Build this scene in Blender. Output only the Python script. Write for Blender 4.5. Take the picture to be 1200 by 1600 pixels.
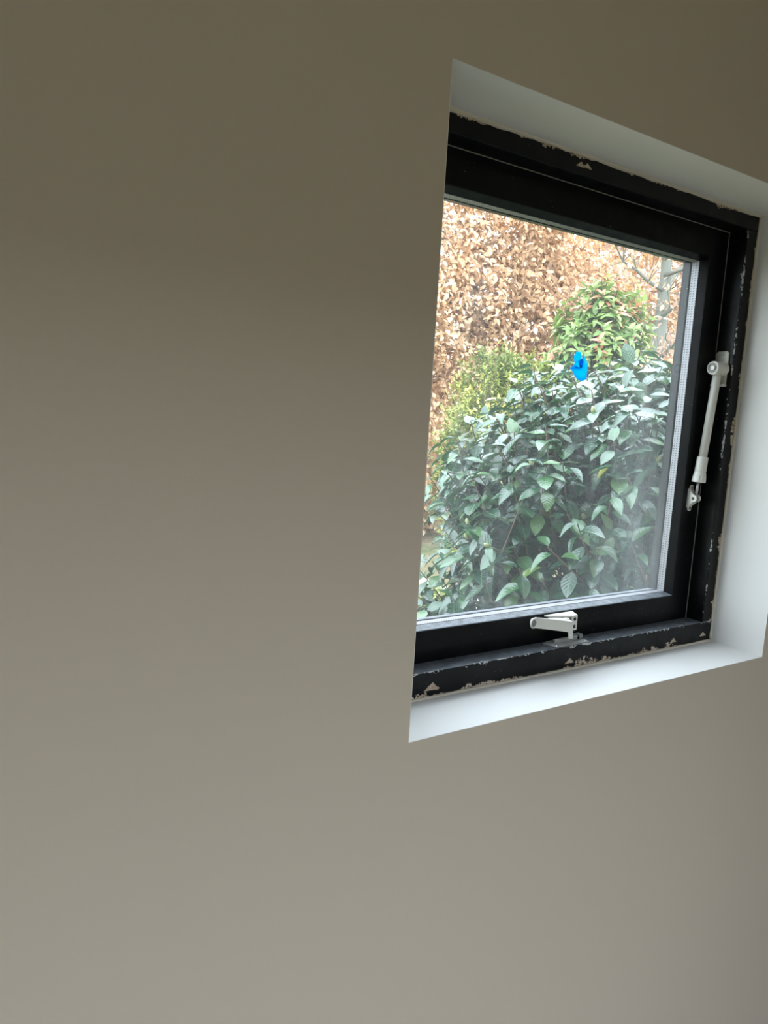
import bpy, bmesh, math, random
import numpy as np
from mathutils import Vector, Matrix, Euler

random.seed(7)
rng = np.random.default_rng(11)
scene = bpy.context.scene
col = scene.collection
for o in list(bpy.data.objects):
    bpy.data.objects.remove(o)

# ------------------------------------------------------------------ camera
F_PX = 1156.76
cam_d = bpy.data.cameras.new('camera')
cam_d.sensor_fit = 'VERTICAL'
cam_d.sensor_height = 36.0
cam_d.lens = 36.0 * F_PX / 1600.0
cam_d.clip_start = 0.02
cam = bpy.data.objects.new('camera', cam_d)
col.objects.link(cam)
yaw, pitch, roll = math.radians(-33.707), math.radians(-7.693), math.radians(-3.282)
Rw = Matrix.Rotation(yaw, 3, 'Z') @ Matrix.Rotation(pitch, 3, 'X') @ Matrix.Rotation(roll, 3, 'Y')
# camera looks along local -Z, up is local +Y
Rc = Rw @ Matrix.Rotation(math.radians(90), 3, 'X')
CAM = Vector((-0.5953, -0.7957, 1.4092))
cam.matrix_world = Matrix.Translation(CAM) @ Rc.to_4x4()
scene.camera = cam

# ------------------------------------------------------------------ world: overcast sky
world = bpy.data.worlds.new('overcast_sky')
scene.world = world
world.use_nodes = True
wn, wl = world.node_tree.nodes, world.node_tree.links
wn.clear()
w_out = wn.new('ShaderNodeOutputWorld')
w_bg = wn.new('ShaderNodeBackground')
w_tc = wn.new('ShaderNodeTexCoord')
w_sep = wn.new('ShaderNodeSeparateXYZ')
w_ramp = wn.new('ShaderNodeValToRGB')
w_ramp.color_ramp.elements[0].position = 0.0
w_ramp.color_ramp.elements[0].color = (0.655, 0.74, 0.82, 1)
w_ramp.color_ramp.elements[1].position = 1.0
w_ramp.color_ramp.elements[1].color = (0.88, 1.0, 1.15, 1)
wl.new(w_tc.outputs['Generated'], w_sep.inputs[0])
wl.new(w_sep.outputs['Z'], w_ramp.inputs[0])
wl.new(w_ramp.outputs[0], w_bg.inputs['Color'])
w_bg.inputs['Strength'].default_value = 5.0
wl.new(w_bg.outputs[0], w_out.inputs[0])

# ------------------------------------------------------------------ room opening that brings the daylight in
ROOM_X0, ROOM_X1, ROOM_Y0, ROOM_H = -2.3, 2.4, -1.7, 2.5
BLOCKER_Y, BLOCKER_H = -6.0, 3.3                  # unseen wall added behind the camera to block the low sky
DOOR_X0, DOOR_X1, DOOR_H = -1.45, 0.75, 2.13       # wide garden door in the wall behind the camera
pl = bpy.data.lights.new('door_daylight_portal', 'AREA')
pl.shape = 'RECTANGLE'
pl.size = DOOR_X1 - DOOR_X0
pl.size_y = DOOR_H
pl.cycles.is_portal = True
po = bpy.data.objects.new('door_daylight_portal', pl)
po.location = ((DOOR_X0 + DOOR_X1) / 2, ROOM_Y0 - 0.02, DOOR_H / 2)
po.rotation_euler = (math.radians(90), 0, 0)
col.objects.link(po)
pl2 = bpy.data.lights.new('window_daylight_portal', 'AREA')
pl2.shape = 'RECTANGLE'
pl2.size = 0.74
pl2.size_y = 0.74
pl2.cycles.is_portal = True
po2 = bpy.data.objects.new('window_daylight_portal', pl2)
po2.location = (0.45, 0.245, 1.40)
po2.rotation_euler = (math.radians(-90), 0, 0)
col.objects.link(po2)

scene.view_settings.view_transform = 'Standard'
scene.view_settings.look = 'None'
scene.view_settings.gamma = 1.0
scene.view_settings.use_curve_mapping = False
scene.view_settings.exposure = 0.95
try:
    scene.cycles.use_denoising = True
    scene.cycles.max_bounces = 10
    scene.cycles.diffuse_bounces = 6
    scene.cycles.glossy_bounces = 3
    scene.cycles.transmission_bounces = 6
    scene.cycles.transparent_max_bounces = 12
    scene.cycles.sample_clamp_indirect = 6.0
    scene.cycles.caustics_reflective = False
    scene.cycles.caustics_refractive = False
except Exception:
    pass

# ------------------------------------------------------------------ helpers
def tag(o, label=None, cat=None, group=None, kind=None):
    if label: o['label'] = label
    if cat: o['category'] = cat
    if group: o['group'] = group
    if kind: o['kind'] = kind
    return o

def empty(name, loc=(0, 0, 0)):
    e = bpy.data.objects.new(name, None)
    e.empty_display_size = 0.05
    e.location = loc
    col.objects.link(e)
    return e

def link(name, me, mat=None, parent=None, smooth=False):
    if mat is not None and not me.materials:
        me.materials.append(mat)
    if smooth:
        me.polygons.foreach_set('use_smooth', [True] * len(me.polygons))
    o = bpy.data.objects.new(name, me)
    col.objects.link(o)
    if parent is not None:
        o.parent = parent
        # parents are never rotated or scaled: keep world coordinates
        off = Vector(parent.location)
        pp = parent.parent
        while pp is not None:
            off += Vector(pp.location); pp = pp.parent
        o.location = -off
    return o

def bm_obj(name, bm, mat, parent=None, smooth=False):
    bm.normal_update()
    me = bpy.data.meshes.new(name)
    bm.to_mesh(me)
    bm.free()
    return link(name, me, mat, parent, smooth)

def box(bm, lo, hi, bevel=0.0, seg=1):
    x0, y0, z0 = lo; x1, y1, z1 = hi
    vs = [bm.verts.new(c) for c in ((x0,y0,z0),(x1,y0,z0),(x1,y1,z0),(x0,y1,z0),(x0,y0,z1),(x1,y0,z1),(x1,y1,z1),(x0,y1,z1))]
    fs = [bm.faces.new([vs[i] for i in f]) for f in ((0,3,2,1),(4,5,6,7),(0,1,5,4),(1,2,6,5),(2,3,7,6),(3,0,4,7))]
    if bevel > 0:
        es = set()
        for f in fs: es.update(f.edges)
        bmesh.ops.bevel(bm, geom=list(es), offset=bevel, segments=seg, affect='EDGES', profile=0.5)

def tube(bm, pts, radii, seg=16, cap=True):
    """swept tube through pts with radii"""
    pts = [Vector(p) for p in pts]
    if not hasattr(radii, '__len__'): radii = [radii] * len(pts)
    rings = []
    t0 = (pts[1] - pts[0]).normalized()
    n = t0.orthogonal().normalized()
    for i, p in enumerate(pts):
        a = pts[max(i - 1, 0)]; b = pts[min(i + 1, len(pts) - 1)]
        t = (b - a).normalized()
        if t.length < 1e-6: t = t0
        n = (n - t * n.dot(t)).normalized()
        m = t.cross(n)
        rings.append([bm.verts.new(p + (n * math.cos(2*math.pi*k/seg) + m * math.sin(2*math.pi*k/seg)) * radii[i]) for k in range(seg)])
    for r0, r1 in zip(rings, rings[1:]):
        for k in range(seg):
            bm.faces.new((r0[k], r0[(k+1) % seg], r1[(k+1) % seg], r1[k]))
    if cap:
        bm.faces.new(rings[0][::-1]); bm.faces.new(rings[-1])

def prism(bm, poly, axis, a, b, bevel=0.0):
    """extrude 2-D polygon along axis (0,1,2) between a and b"""
    def p3(u, v, w):
        c = [0, 0, 0]; o = [i for i in range(3) if i != axis]
        c[axis] = w; c[o[0]] = u; c[o[1]] = v
        return c
    lo = [bm.verts.new(p3(u, v, a)) for u, v in poly]
    hi = [bm.verts.new(p3(u, v, b)) for u, v in poly]
    f0 = bm.faces.new(lo); f1 = bm.faces.new(hi[::-1])
    fs = [f0, f1]
    n = len(poly)
    for i in range(n):
        fs.append(bm.faces.new((lo[i], hi[i], hi[(i+1) % n], lo[(i+1) % n])))
    bmesh.ops.recalc_face_normals(bm, faces=fs)
    if bevel > 0:
        es = set()
        for f in fs: es.update(f.edges)
        bmesh.ops.bevel(bm, geom=list(es), offset=bevel, segments=2, affect='EDGES', profile=0.5)

class N:
    """tiny node-tree builder"""
    def __init__(s, name):
        s.m = bpy.data.materials.new(name); s.m.use_nodes = True
        s.nt = s.m.node_tree; s.nt.nodes.clear()
        s.out = s.nt.nodes.new('ShaderNodeOutputMaterial')
    def n(s, t, **kw):
        nd = s.nt.nodes.new(t)
        for k, v in kw.items():
            if k in ('operation', 'blend_type', 'data_type', 'attribute_name', 'noise_dimensions', 'feature', 'distance', 'wave_type', 'bands_direction', 'clamp', 'use_clamp'):
                setattr(nd, k, v)
            else:
                nd.inputs[k.replace('_', ' ')].default_value = v
        return nd
    def l(s, a, b): s.nt.links.new(a, b)
    def math(s, op, a, b=None, c=None, clamp=False):
        nd = s.nt.nodes.new('ShaderNodeMath'); nd.operation = op; nd.use_clamp = clamp
        for i, v in enumerate((a, b, c)):
            if v is None: continue
            if isinstance(v, (int, float)): nd.inputs[i].default_value = v
            else: s.l(v, nd.inputs[i])
        return nd.outputs[0]
    def ramp(s, fac, stops, interp='LINEAR'):
        nd = s.nt.nodes.new('ShaderNodeValToRGB'); cr = nd.color_ramp; cr.interpolation = interp
        while len(cr.elements) < len(stops): cr.elements.new(0.5)
        for e, (p, c) in zip(cr.elements, stops):
            e.position = p
            e.color = (c, c, c, 1) if isinstance(c, (int, float)) else (*c, 1)
        s.l(fac, nd.inputs[0]); return nd.outputs[0]
    def noise(s, vec, scale, detail=3, rough=0.55):
        nd = s.nt.nodes.new('ShaderNodeTexNoise')
        nd.inputs['Scale'].default_value = scale; nd.inputs['Detail'].default_value = detail; nd.inputs['Roughness'].default_value = rough
        if vec is not None: s.l(vec, nd.inputs['Vector'])
        return nd.outputs[0]
    def mix(s, fac, a, b, blend='MIX'):
        nd = s.nt.nodes.new('ShaderNodeMix'); nd.data_type = 'RGBA'; nd.blend_type = blend
        for inp, v in ((nd.inputs[0], fac), (nd.inputs[6], a), (nd.inputs[7], b)):
            if isinstance(v, (int, float)): inp.default_value = v
            elif isinstance(v, tuple): inp.default_value = (*v, 1)
            else: s.l(v, inp)
        return nd.outputs[2]
    def bsdf(s, color=None, rough=0.5, **kw):
        nd = s.nt.nodes.new('ShaderNodeBsdfPrincipled')
        if color is not None:
            if isinstance(color, tuple): nd.inputs['Base Color'].default_value = (*color, 1)
            else: s.l(color, nd.inputs['Base Color'])
        if isinstance(rough, (int, float)): nd.inputs['Roughness'].default_value = rough
        else: s.l(rough, nd.inputs['Roughness'])
        for k, v in kw.items():
            nd.inputs[k.replace('_', ' ')].default_value = v
        return nd
    def bump(s, h, strength, dist, nd):
        b = s.nt.nodes.new('ShaderNodeBump'); b.inputs['Strength'].default_value = strength; b.inputs['Distance'].default_value = dist
        s.l(h, b.inputs['Height']); s.l(b.outputs[0], nd.inputs['Normal'])
    def done(s, sh):
        s.l(sh, s.out.inputs['Surface']); return s.m
    def obj(s):
        return s.nt.nodes.new('ShaderNodeTexCoord').outputs['Object']

# ------------------------------------------------------------------ materials
def mat_paint(name, c, rough=0.6, rough_scale=900, bump=0.05, var=0.03):
    b = N(name); v = b.obj()
    n1 = b.noise(v, 2.2, 2)
    c2 = tuple(x * (1 - var) for x in c)
    p = b.bsdf(b.mix(n1, c, c2), rough)
    b.bump(b.noise(v, 260, 3), bump, 0.0008, p)
    return b.done(p.outputs[0])
M = {}
M['wall'] = mat_paint('taupe_wall_paint', (0.532, 0.455, 0.366), 0.75, bump=0.12)
M['white'] = mat_paint('white_reveal_paint', (0.73, 0.715, 0.69), 0.5, bump=0.06)
M['ceiling'] = mat_paint('white_ceiling_paint', (0.5, 0.5, 0.49), 0.8)
M['floor'] = mat_paint('pale_screed', (0.26, 0.25, 0.235), 0.6, var=0.2)
M['caulk'] = mat_paint('beige_caulk', (0.55, 0.50, 0.41), 0.7)
M['seal'] = mat_paint('grey_seal', (0.20, 0.195, 0.185), 0.7)

def mat_black(name, chips=(), sheen_amt=0.16):
    """black gloss paint, scuffed, chipped along the plaster edge ('edge' attribute, metres from it) and at given spots"""
    b = N(name); v = b.obj()
    at = b.nt.nodes.new('ShaderNodeAttribute'); at.attribute_name = 'edge'
    d = at.outputs['Fac']
    n_f = b.noise(v, 160, 4, 0.65)
    n_m = b.noise(v, 46, 3, 0.6)
    n_l = b.noise(v, 9, 2)
    # chips near the plaster edge: distance to the edge against a ragged noise
    lim = b.math('MULTIPLY', b.math('POWER', n_m, 3.0), 0.055)
    lim = b.math('MULTIPLY', lim, b.ramp(n_l, [(0.38, 0.15), (0.62, 1.0)]))
    chip_e = b.math('LESS_THAN', d, b.math('SUBTRACT', lim, 0.0015))
    chip_e = b.math('MULTIPLY', chip_e, b.math('GREATER_THAN', n_f, 0.45))
    # nicks along the front arris
    at2 = b.nt.nodes.new('ShaderNodeAttribute'); at2.attribute_name = 'arris'
    nick = b.math('LESS_THAN', at2.outputs['Fac'], b.math('MULTIPLY', b.math('POWER', n_m, 4.0), 0.03))
    nick = b.math('MULTIPLY', nick, b.math('GREATER_THAN', b.math('ADD', b.math('MULTIPLY', n_f, 0.6), b.math('MULTIPLY', n_l, 0.5)), 0.57))
    # sparse specks
    speck = b.math('GREATER_THAN', b.noise(v, 330, 2), 0.76)
    speck = b.math('MULTIPLY', speck, b.math('GREATER_THAN', n_l, 0.52))
    white = b.math('MAXIMUM', nick, speck)
    wood = chip_e
    for (cx, cz, r) in chips:
        vm = b.nt.nodes.new('ShaderNodeSeparateXYZ'); b.l(v, vm.inputs[0])
        dx = b.math('MULTIPLY', b.math('SUBTRACT', vm.outputs['X'], cx), 0.8)
        dz = b.math('SUBTRACT', vm.outputs['Z'], cz)
        # triangular spot
        tri = b.math('MAXIMUM', b.math('ADD', b.math('ABSOLUTE', dx), dz), b.math('MULTIPLY', dz, -1.8))
        tri = b.math('ADD', tri, b.math('MULTIPLY', b.math('SUBTRACT', n_f, 0.5), r * 1.6))
        wood = b.math('MAXIMUM', wood, b.math('LESS_THAN', tri, r))
    base = b.mix(b.ramp(b.noise(v, 24, 3), [(0.45, 0.0), (0.75, 1.0)]), (0.0022, 0.0025, 0.003), (0.005, 0.0055, 0.006))
    # bluish sky sheen painted into the upward faces, broken up by noise
    geo = b.nt.nodes.new('ShaderNodeNewGeometry'); sn = b.nt.nodes.new('ShaderNodeSeparateXYZ'); b.l(geo.outputs['True Normal'], sn.inputs[0])
    top_sheen = b.math('MULTIPLY', b.ramp(sn.outputs['Z'], [(0.35, 0.0), (0.8, 1.0)]), b.ramp(b.noise(v, 70, 4, 0.7), [(0.3, 0.35), (0.7, 1.0)]))
    base = b.mix(b.math('MULTIPLY', top_sheen, sheen_amt), base, (0.46, 0.50, 0.56))
    woodc = b.mix(b.ramp(n_f, [(0.4, 0.0), (0.6, 1.0)]), (0.36, 0.25, 0.17), (0.50, 0.44, 0.36))
    c = b.mix(white, base, (0.45, 0.46, 0.46))
    c = b.mix(wood, c, woodc)
    worn = b.math('MAXIMUM', white, wood)
    rough = b.math('MAXIMUM', b.ramp(b.noise(v, 30, 4), [(0.3, 0.28), (0.7, 0.5)]), b.math('MULTIPLY', worn, 0.8))
    p = b.bsdf(c, rough)
    p.inputs['Specular IOR Level'].default_value = 0.22
    b.bump(b.math('SUBTRACT', b.noise(v, 90, 3), b.math('MULTIPLY', worn, 0.8)), 0.25, 0.0007, p)
    return b.done(p.outputs[0])
M['black'] = mat_black('worn_black_gloss_paint')
M['sash_black'] = mat_black('black_gloss_paint', sheen_amt=0.5)

def simple(name, c, rough, **kw):
    b = N(name); v = b.obj()
    p = b.bsdf(b.mix(b.noise(v, 60, 2), c, tuple(x * 0.9 for x in c)), rough, **kw)
    return b.done(p.outputs[0])
M['white_metal'] = simple('white_coated_metal', (0.72, 0.71, 0.66), 0.38)
M['dark_hole'] = simple('dark_recess', (0.03, 0.03, 0.03), 0.7)
M['steel'] = simple('dull_steel', (0.55, 0.55, 0.53), 0.35, Metallic=0.9)
M['strike'] = simple('worn_zinc_strike', (0.40, 0.40, 0.39), 0.45, Metallic=0.2)
M['plate'] = simple('worn_zinc_recess_shade', (0.22, 0.22, 0.215), 0.5, Metallic=0.2)  # worn zinc, also the painted shade in two recesses

# spacer bar with two rows of small perforations
b = N('perforated_aluminium_spacer'); v = b.obj()
sp = b.nt.nodes.new('ShaderNodeSeparateXYZ'); b.l(v, sp.inputs[0])
along = b.math('ADD', sp.outputs['X'], sp.outputs['Z'])
fa = b.math('ABSOLUTE', b.math('SUBTRACT', b.math('FRACT', b.math('DIVIDE', along, 0.0052)), 0.5))
fy = b.math('ABSOLUTE', b.math('SUBTRACT', b.math('FRACT', b.math('DIVIDE', b.math('SUBTRACT', sp.outputs['Y'], 0.1855), 0.0064)), 0.5))
dot = b.math('LESS_THAN', b.math('ADD', b.math('POWER', fa, 2.0), b.math('POWER', fy, 2.0)), 0.05)
p = b.bsdf(b.mix(dot, (0.33, 0.33, 0.345), (0.08, 0.08, 0.09)), 0.5, Metallic=0.3)
M['spacer'] = b.done(p.outputs[0])

# dirty glass
def mat_glass(name, dirt):
    b = N(name); v = b.obj()
    tr = b.nt.nodes.new('ShaderNodeBsdfTransparent'); tr.inputs[0].default_value = (0.968, 0.975, 0.970, 1)
    gl = b.nt.nodes.new('ShaderNodeBsdfGlossy'); gl.inputs['Roughness'].default_value = 0.02
    gl.inputs[0].default_value = (0.9, 0.9, 0.9, 1)
    lw = b.nt.nodes.new('ShaderNodeLayerWeight'); lw.inputs[0].default_value = 0.5
    refl = b.math('ADD', 0.02, b.math('MULTIPLY', b.math('POWER', lw.outputs['Facing'], 5.0), 0.9))
    m1 = b.nt.nodes.new('ShaderNodeMixShader'); b.l(refl, m1.inputs[0]); b.l(tr.outputs[0], m1.inputs[1]); b.l(gl.outputs[0], m1.inputs[2])
    if not dirt: return b.done(m1.outputs[0])
    df = b.nt.nodes.new('ShaderNodeBsdfDiffuse'); df.inputs[0].default_value = (0.62, 0.66, 0.68, 1)
    tl = b.nt.nodes.new('ShaderNodeBsdfTranslucent'); tl.inputs[0].default_value = (0.62, 0.66, 0.68, 1)
    m2 = b.nt.nodes.new('ShaderNodeMixShader'); m2.inputs[0].default_value = 0.7
    b.l(df.outputs[0], m2.inputs[1]); b.l(tl.outputs[0], m2.inputs[2])
    s = b.nt.nodes.new('ShaderNodeSeparateXYZ'); b.l(v, s.inputs[0])
    # grime: film over the pane, thicker smears, fine grains and hairline scratches
    wob = b.nt.nodes.new('ShaderNodeMapping'); wob.inputs['Rotation'].default_value = (0, 0.5, 0); wob.inputs['Scale'].default_value = (1.0, 1, 0.35)
    b.l(v, wob.inputs[0])
    smear = b.ramp(b.noise(wob.outputs[0], 7.5, 5, 0.62), [(0.42, 0.0), (0.72, 1.0)])
    grain = b.ramp(b.noise(v, 420, 2), [(0.5, 0.0), (0.75, 1.0)])
    blot = b.ramp(b.noise(v, 3.2, 2), [(0.35, 0.0), (0.7, 1.0)])
    film = b.math('ADD', b.math('MULTIPLY', smear, 0.05), b.math('MULTIPLY', b.math('MULTIPLY', grain, blot), 0.07))
    # rain-splash grime thickens toward the bottom-right of the pane
    gx = b.ramp(s.outputs['X'], [(0.25, 0.0), (0.80, 1.0)])
    gz = b.ramp(b.math('SUBTRACT', s.outputs['Z'], 1.0), [(0.03, 1.0), (0.5, 0.0)])
    low = b.math('MULTIPLY', b.math('MULTIPLY', gz, b.math('ADD', b.math('MULTIPLY', gx, 0.75), 0.25)), b.math('ADD', 0.45, b.math('MULTIPLY', smear, 0.6)))
    vor = b.nt.nodes.new('ShaderNodeTexVoronoi'); vor.feature = 'DISTANCE_TO_EDGE'; vor.inputs['Scale'].default_value = 26
    wv = b.nt.nodes.new('ShaderNodeVectorMath'); wv.operation = 'ADD'
    nz = b.nt.nodes.new('ShaderNodeTexNoise'); nz.inputs['Scale'].default_value = 9
    b.l(v, nz.inputs['Vector']); b.l(v, wv.inputs[0]); b.l(nz.outputs['Color'], wv.inputs[1]); b.l(wv.outputs[0], vor.inputs['Vector'])
    scr = b.math('LESS_THAN', vor.outputs['Distance'], 0.010)
    scr = b.math('MULTIPLY', scr, b.math('MULTIPLY', blot, 0.05))
    fac = b.math('ADD', b.math('ADD', film, 0.014), b.math('ADD', b.math('MULTIPLY', low, 0.085), scr), clamp=True)
    m3 = b.nt.nodes.new('ShaderNodeMixShader'); b.l(fac, m3.inputs[0]); b.l(m1.outputs[0], m3.inputs[1]); b.l(m2.outputs[0], m3.inputs[2])
    return b.done(m3.outputs[0])
M['glass_in'] = mat_glass('clear_pane_glass', False)
M['glass_out'] = mat_glass('grimy_pane_glass', True)

# blue film
b = N('bright_blue_film'); v = b.obj()
p = b.bsdf(b.mix(b.noise(v, 120, 2), (0.0, 0.42, 0.86), (0.0, 0.50, 0.95)), 0.4)
tl = b.nt.nodes.new('ShaderNodeBsdfTranslucent'); tl.inputs[0].default_value = (0.0, 0.62, 1.0, 1)
mx = b.nt.nodes.new('ShaderNodeMixShader'); mx.inputs[0].default_value = 0.75
b.l(p.outputs[0], mx.inputs[1]); b.l(tl.outputs[0], mx.inputs[2])
M['blue'] = b.done(mx.outputs[0])

def mat_leaf(name, stops, rough, transl, tl_col, spec=0.5, rib=None, vein=0.0):
    b = N(name)
    at = b.nt.nodes.new('ShaderNodeAttribute'); at.attribute_name = 'rnd'
    c = b.ramp(at.outputs['Fac'], stops)
    uv = b.nt.nodes.new('ShaderNodeUVMap'); sx = b.nt.nodes.new('ShaderNodeSeparateXYZ'); b.l(uv.outputs[0], sx.inputs[0])
    au = b.math('ABSOLUTE', b.math('SUBTRACT', sx.outputs['X'], 0.5))
    if rib:
        c = b.mix(b.math('MULTIPLY', b.math('LESS_THAN', au, 0.035), 0.7), c, rib)
    p = b.bsdf(c, rough); p.inputs['Specular IOR Level'].default_value = spec
    if vein:
        w = b.math('SINE', b.math('MULTIPLY', b.math('SUBTRACT', sx.outputs['Y'], b.math('MULTIPLY', au, 0.5)), 48.0))
        b.bump(w, vein, 0.002, p)
    tl = b.nt.nodes.new('ShaderNodeBsdfTranslucent'); b.l(b.mix(0.5, c, tl_col), tl.inputs[0])
    mx = b.nt.nodes.new('ShaderNodeMixShader'); mx.inputs[0].default_value = transl
    b.l(p.outputs[0], mx.inputs[1]); b.l(tl.outputs[0], mx.inputs[2])
    return b.done(mx.outputs[0])
M['camellia'] = mat_leaf('camellia_leaf', [(0.0, (0.010, 0.036, 0.020)), (0.45, (0.018, 0.064, 0.031)), (0.8, (0.036, 0.105, 0.036)), (0.955, (0.07, 0.14, 0.04)), (0.97, (0.42, 0.44, 0.06)), (1.0, (0.5, 0.5, 0.08))], 0.24, 0.10, (0.10, 0.26, 0.05), 0.75, rib=(0.10, 0.17, 0.07), vein=0.10)
M['beech'] = mat_leaf('dry_beech_leaf', [(0.0, (0.17, 0.105, 0.075)), (0.35, (0.50, 0.315, 0.19)), (0.7, (0.80, 0.575, 0.365)), (1.0, (0.92, 0.77, 0.56))], 0.55, 0.36, (0.90, 0.64, 0.39), 0.35)
M['photinia'] = mat_leaf('photinia_leaf', [(0.0, (0.12, 0.20, 0.06)), (0.5, (0.25, 0.35, 0.11)), (0.80, (0.40, 0.48, 0.18)), (0.84, (0.58, 0.17, 0.10)), (1.0, (0.72, 0.30, 0.19))], 0.42, 0.25, (0.3, 0.42, 0.1), 0.4)
M['privet'] = mat_leaf('yellow_green_leaf', [(0.0, (0.09, 0.125, 0.045)), (0.5, (0.22, 0.265, 0.065)), (0.85, (0.37, 0.385, 0.095)), (1.0, (0.52, 0.46, 0.12))], 0.5, 0.25, (0.32, 0.36, 0.1), 0.3)
M['dry'] = mat_leaf('pinkish_dry_leaf', [(0.0, (0.35, 0.22, 0.16)), (0.5, (0.56, 0.36, 0.27)), (1.0, (0.72, 0.52, 0.38))], 0.6, 0.3, (0.6, 0.4, 0.3), 0.3)
M['bark'] = mat_paint('brown_bark', (0.13, 0.09, 0.065), 0.9)
M['grey_bark'] = mat_paint('grey_green_bark', (0.19, 0.195, 0.16), 0.9, var=0.4)
M['bud'] = simple('pale_green_bud', (0.36, 0.40, 0.20), 0.45)
b = N('rough_lawn'); v = b.obj()
c = b.mix(b.ramp(b.noise(v, 3, 5, 0.7), [(0.42, 0.0), (0.58, 1.0)]), (0.10, 0.125, 0.045), (0.24, 0.18, 0.10))
p = b.bsdf(c, 0.95); b.bump(b.noise(v, 40, 4), 0.8, 0.03, p); M['lawn'] = b.done(p.outputs[0])
M['paving'] = mat_paint('pale_paving', (0.62, 0.58, 0.50), 0.85, var=0.25)
M['blocker'] = mat_paint('dark_sky_blocker', (0.085, 0.09, 0.095), 0.9, var=0.3)  # dark neutral surface of the added sky blocker

# ------------------------------------------------------------------ room shell
WX, WH, Z0 = 0.9, 0.9, 0.95          # window opening
LIN = 0.0008                          # plaster lining thickness
def wall_with_hole(name, mat, x0, x1, z0, z1, hx0, hx1, hz0, hz1, y0, y1, swap=False):
    bm = bmesh.new()
    def V(x, y, z): return bm.verts.new((y, x, z) if swap else (x, y, z))
    rings = {}
    for y in (y0, y1):
        rings[y] = ([V(*q) for q in ((x0,y,z0),(x1,y,z0),(x1,y,z1),(x0,y,z1))], [V(*q) for q in ((hx0,y,hz0),(hx1,y,hz0),(hx1,y,hz1),(hx0,y,hz1))])
    for y in (y0, y1):
        o, i = rings[y]
        for k in range(4): bm.faces.new((o[k], o[(k+1) % 4], i[(k+1) % 4], i[k]))
    for w in (0, 1):
        a, c = rings[y0][w], rings[y1][w]
        for k in range(4): bm.faces.new((a[k], a[(k+1) % 4], c[(k+1) % 4], c[k]))
    bmesh.ops.recalc_face_normals(bm, faces=bm.faces[:])
    o = bm_obj(name, bm, mat)
    return tag(o, kind='structure')
wall_front = wall_with_hole('wall_front', M['wall'], ROOM_X0 - 0.25, ROOM_X1 + 0.25, -0.1, ROOM_H, -LIN, WX + LIN, Z0 - LIN, Z0 + WH + LIN, 0.0, 0.26)
tag(wall_front, 'taupe painted wall around the recessed window')
wall_back = wall_with_hole('wall_back', M['wall'], ROOM_X0 - 0.25, ROOM_X1 + 0.25, -0.1, ROOM_H, DOOR_X0, DOOR_X1, -0.09, DOOR_H, ROOM_Y0 - 0.25, ROOM_Y0)
def slab(name, lo, hi, mat):
    bm = bmesh.new(); box(bm, lo, hi); return tag(bm_obj(name, bm, mat), kind='structure')
slab('wall_right', (ROOM_X1, ROOM_Y0 + 0.001, -0.1), (ROOM_X1 + 0.25, -0.001, ROOM_H), M['wall'])
slab('wall_left', (ROOM_X0 - 0.25, ROOM_Y0 + 0.001, -0.1), (ROOM_X0, -0.001, ROOM_H), M['wall'])
slab('wall_sky_blocker', (-9, BLOCKER_Y - 0.3, -0.14), (10, BLOCKER_Y, BLOCKER_H), M['blocker'])  # added out of view to cut off the low sky
slab('floor', (ROOM_X0 - 0.25, ROOM_Y0 - 0.25, -0.145), (ROOM_X1 + 0.25, 0.26, -0.101), M['floor'])
slab('ceiling', (ROOM_X0 - 0.25, ROOM_Y0 - 0.25, ROOM_H + 0.001), (ROOM_X1 + 0.25, 0.26, ROOM_H + 0.2), M['ceiling'])

# ------------------------------------------------------------------ the window
D, D2 = 0.12, 0.162                   # frame face, sash face (depth into the wall)
win = tag(empty('window_1', (WX / 2, D, Z0)), 'square black painted window set deep in a white plastered reveal', kind='structure')
XR, ZT = WX, Z0 + WH
def part_box(name, lo, hi, mat, parent, bevel=0.0, seg=1):
    bm = bmesh.new(); box(bm, lo, hi, bevel, seg); return bm_obj(name, bm, mat, parent)
# white plaster reveal and sill
part_box('window_sill', (-LIN, -0.0004, Z0 - LIN), (XR + LIN, D + 0.02, Z0), M['white'], win)
part_box('reveal_soffit', (-LIN, 0.0, ZT), (XR + LIN, D + 0.02, ZT + LIN), M['white'], win)
part_box('reveal_side', (XR, 0.0, Z0), (XR + LIN, D + 0.02, ZT), M['white'], win)
part_box('reveal_side', (-LIN, 0.0, Z0), (0, D + 0.02, ZT), M['white'], win)
# caulk beads in the corner between reveal and frame
def caulk(p0, p1, r):
    bm = bmesh.new(); n = 60
    pts = [Vector(p0).lerp(Vector(p1), i / n) for i in range(n + 1)]
    tube(bm, pts, [r * (1 + 0.25 * random.uniform(-1, 1)) for _ in pts], 8)
    return bm_obj('caulk_bead', bm, M['caulk'], win, True)
caulk((0, D, Z0 - 0.001), (XR, D, Z0 - 0.001), 0.0042)
caulk((0, D, ZT + 0.0015), (XR, D, ZT + 0.0015), 0.0055)
caulk((XR + 0.0015, D, Z0), (XR + 0.0015, D, ZT), 0.0040)
caulk((-0.0015, D, Z0), (-0.0015, D, ZT), 0.0040)

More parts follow.
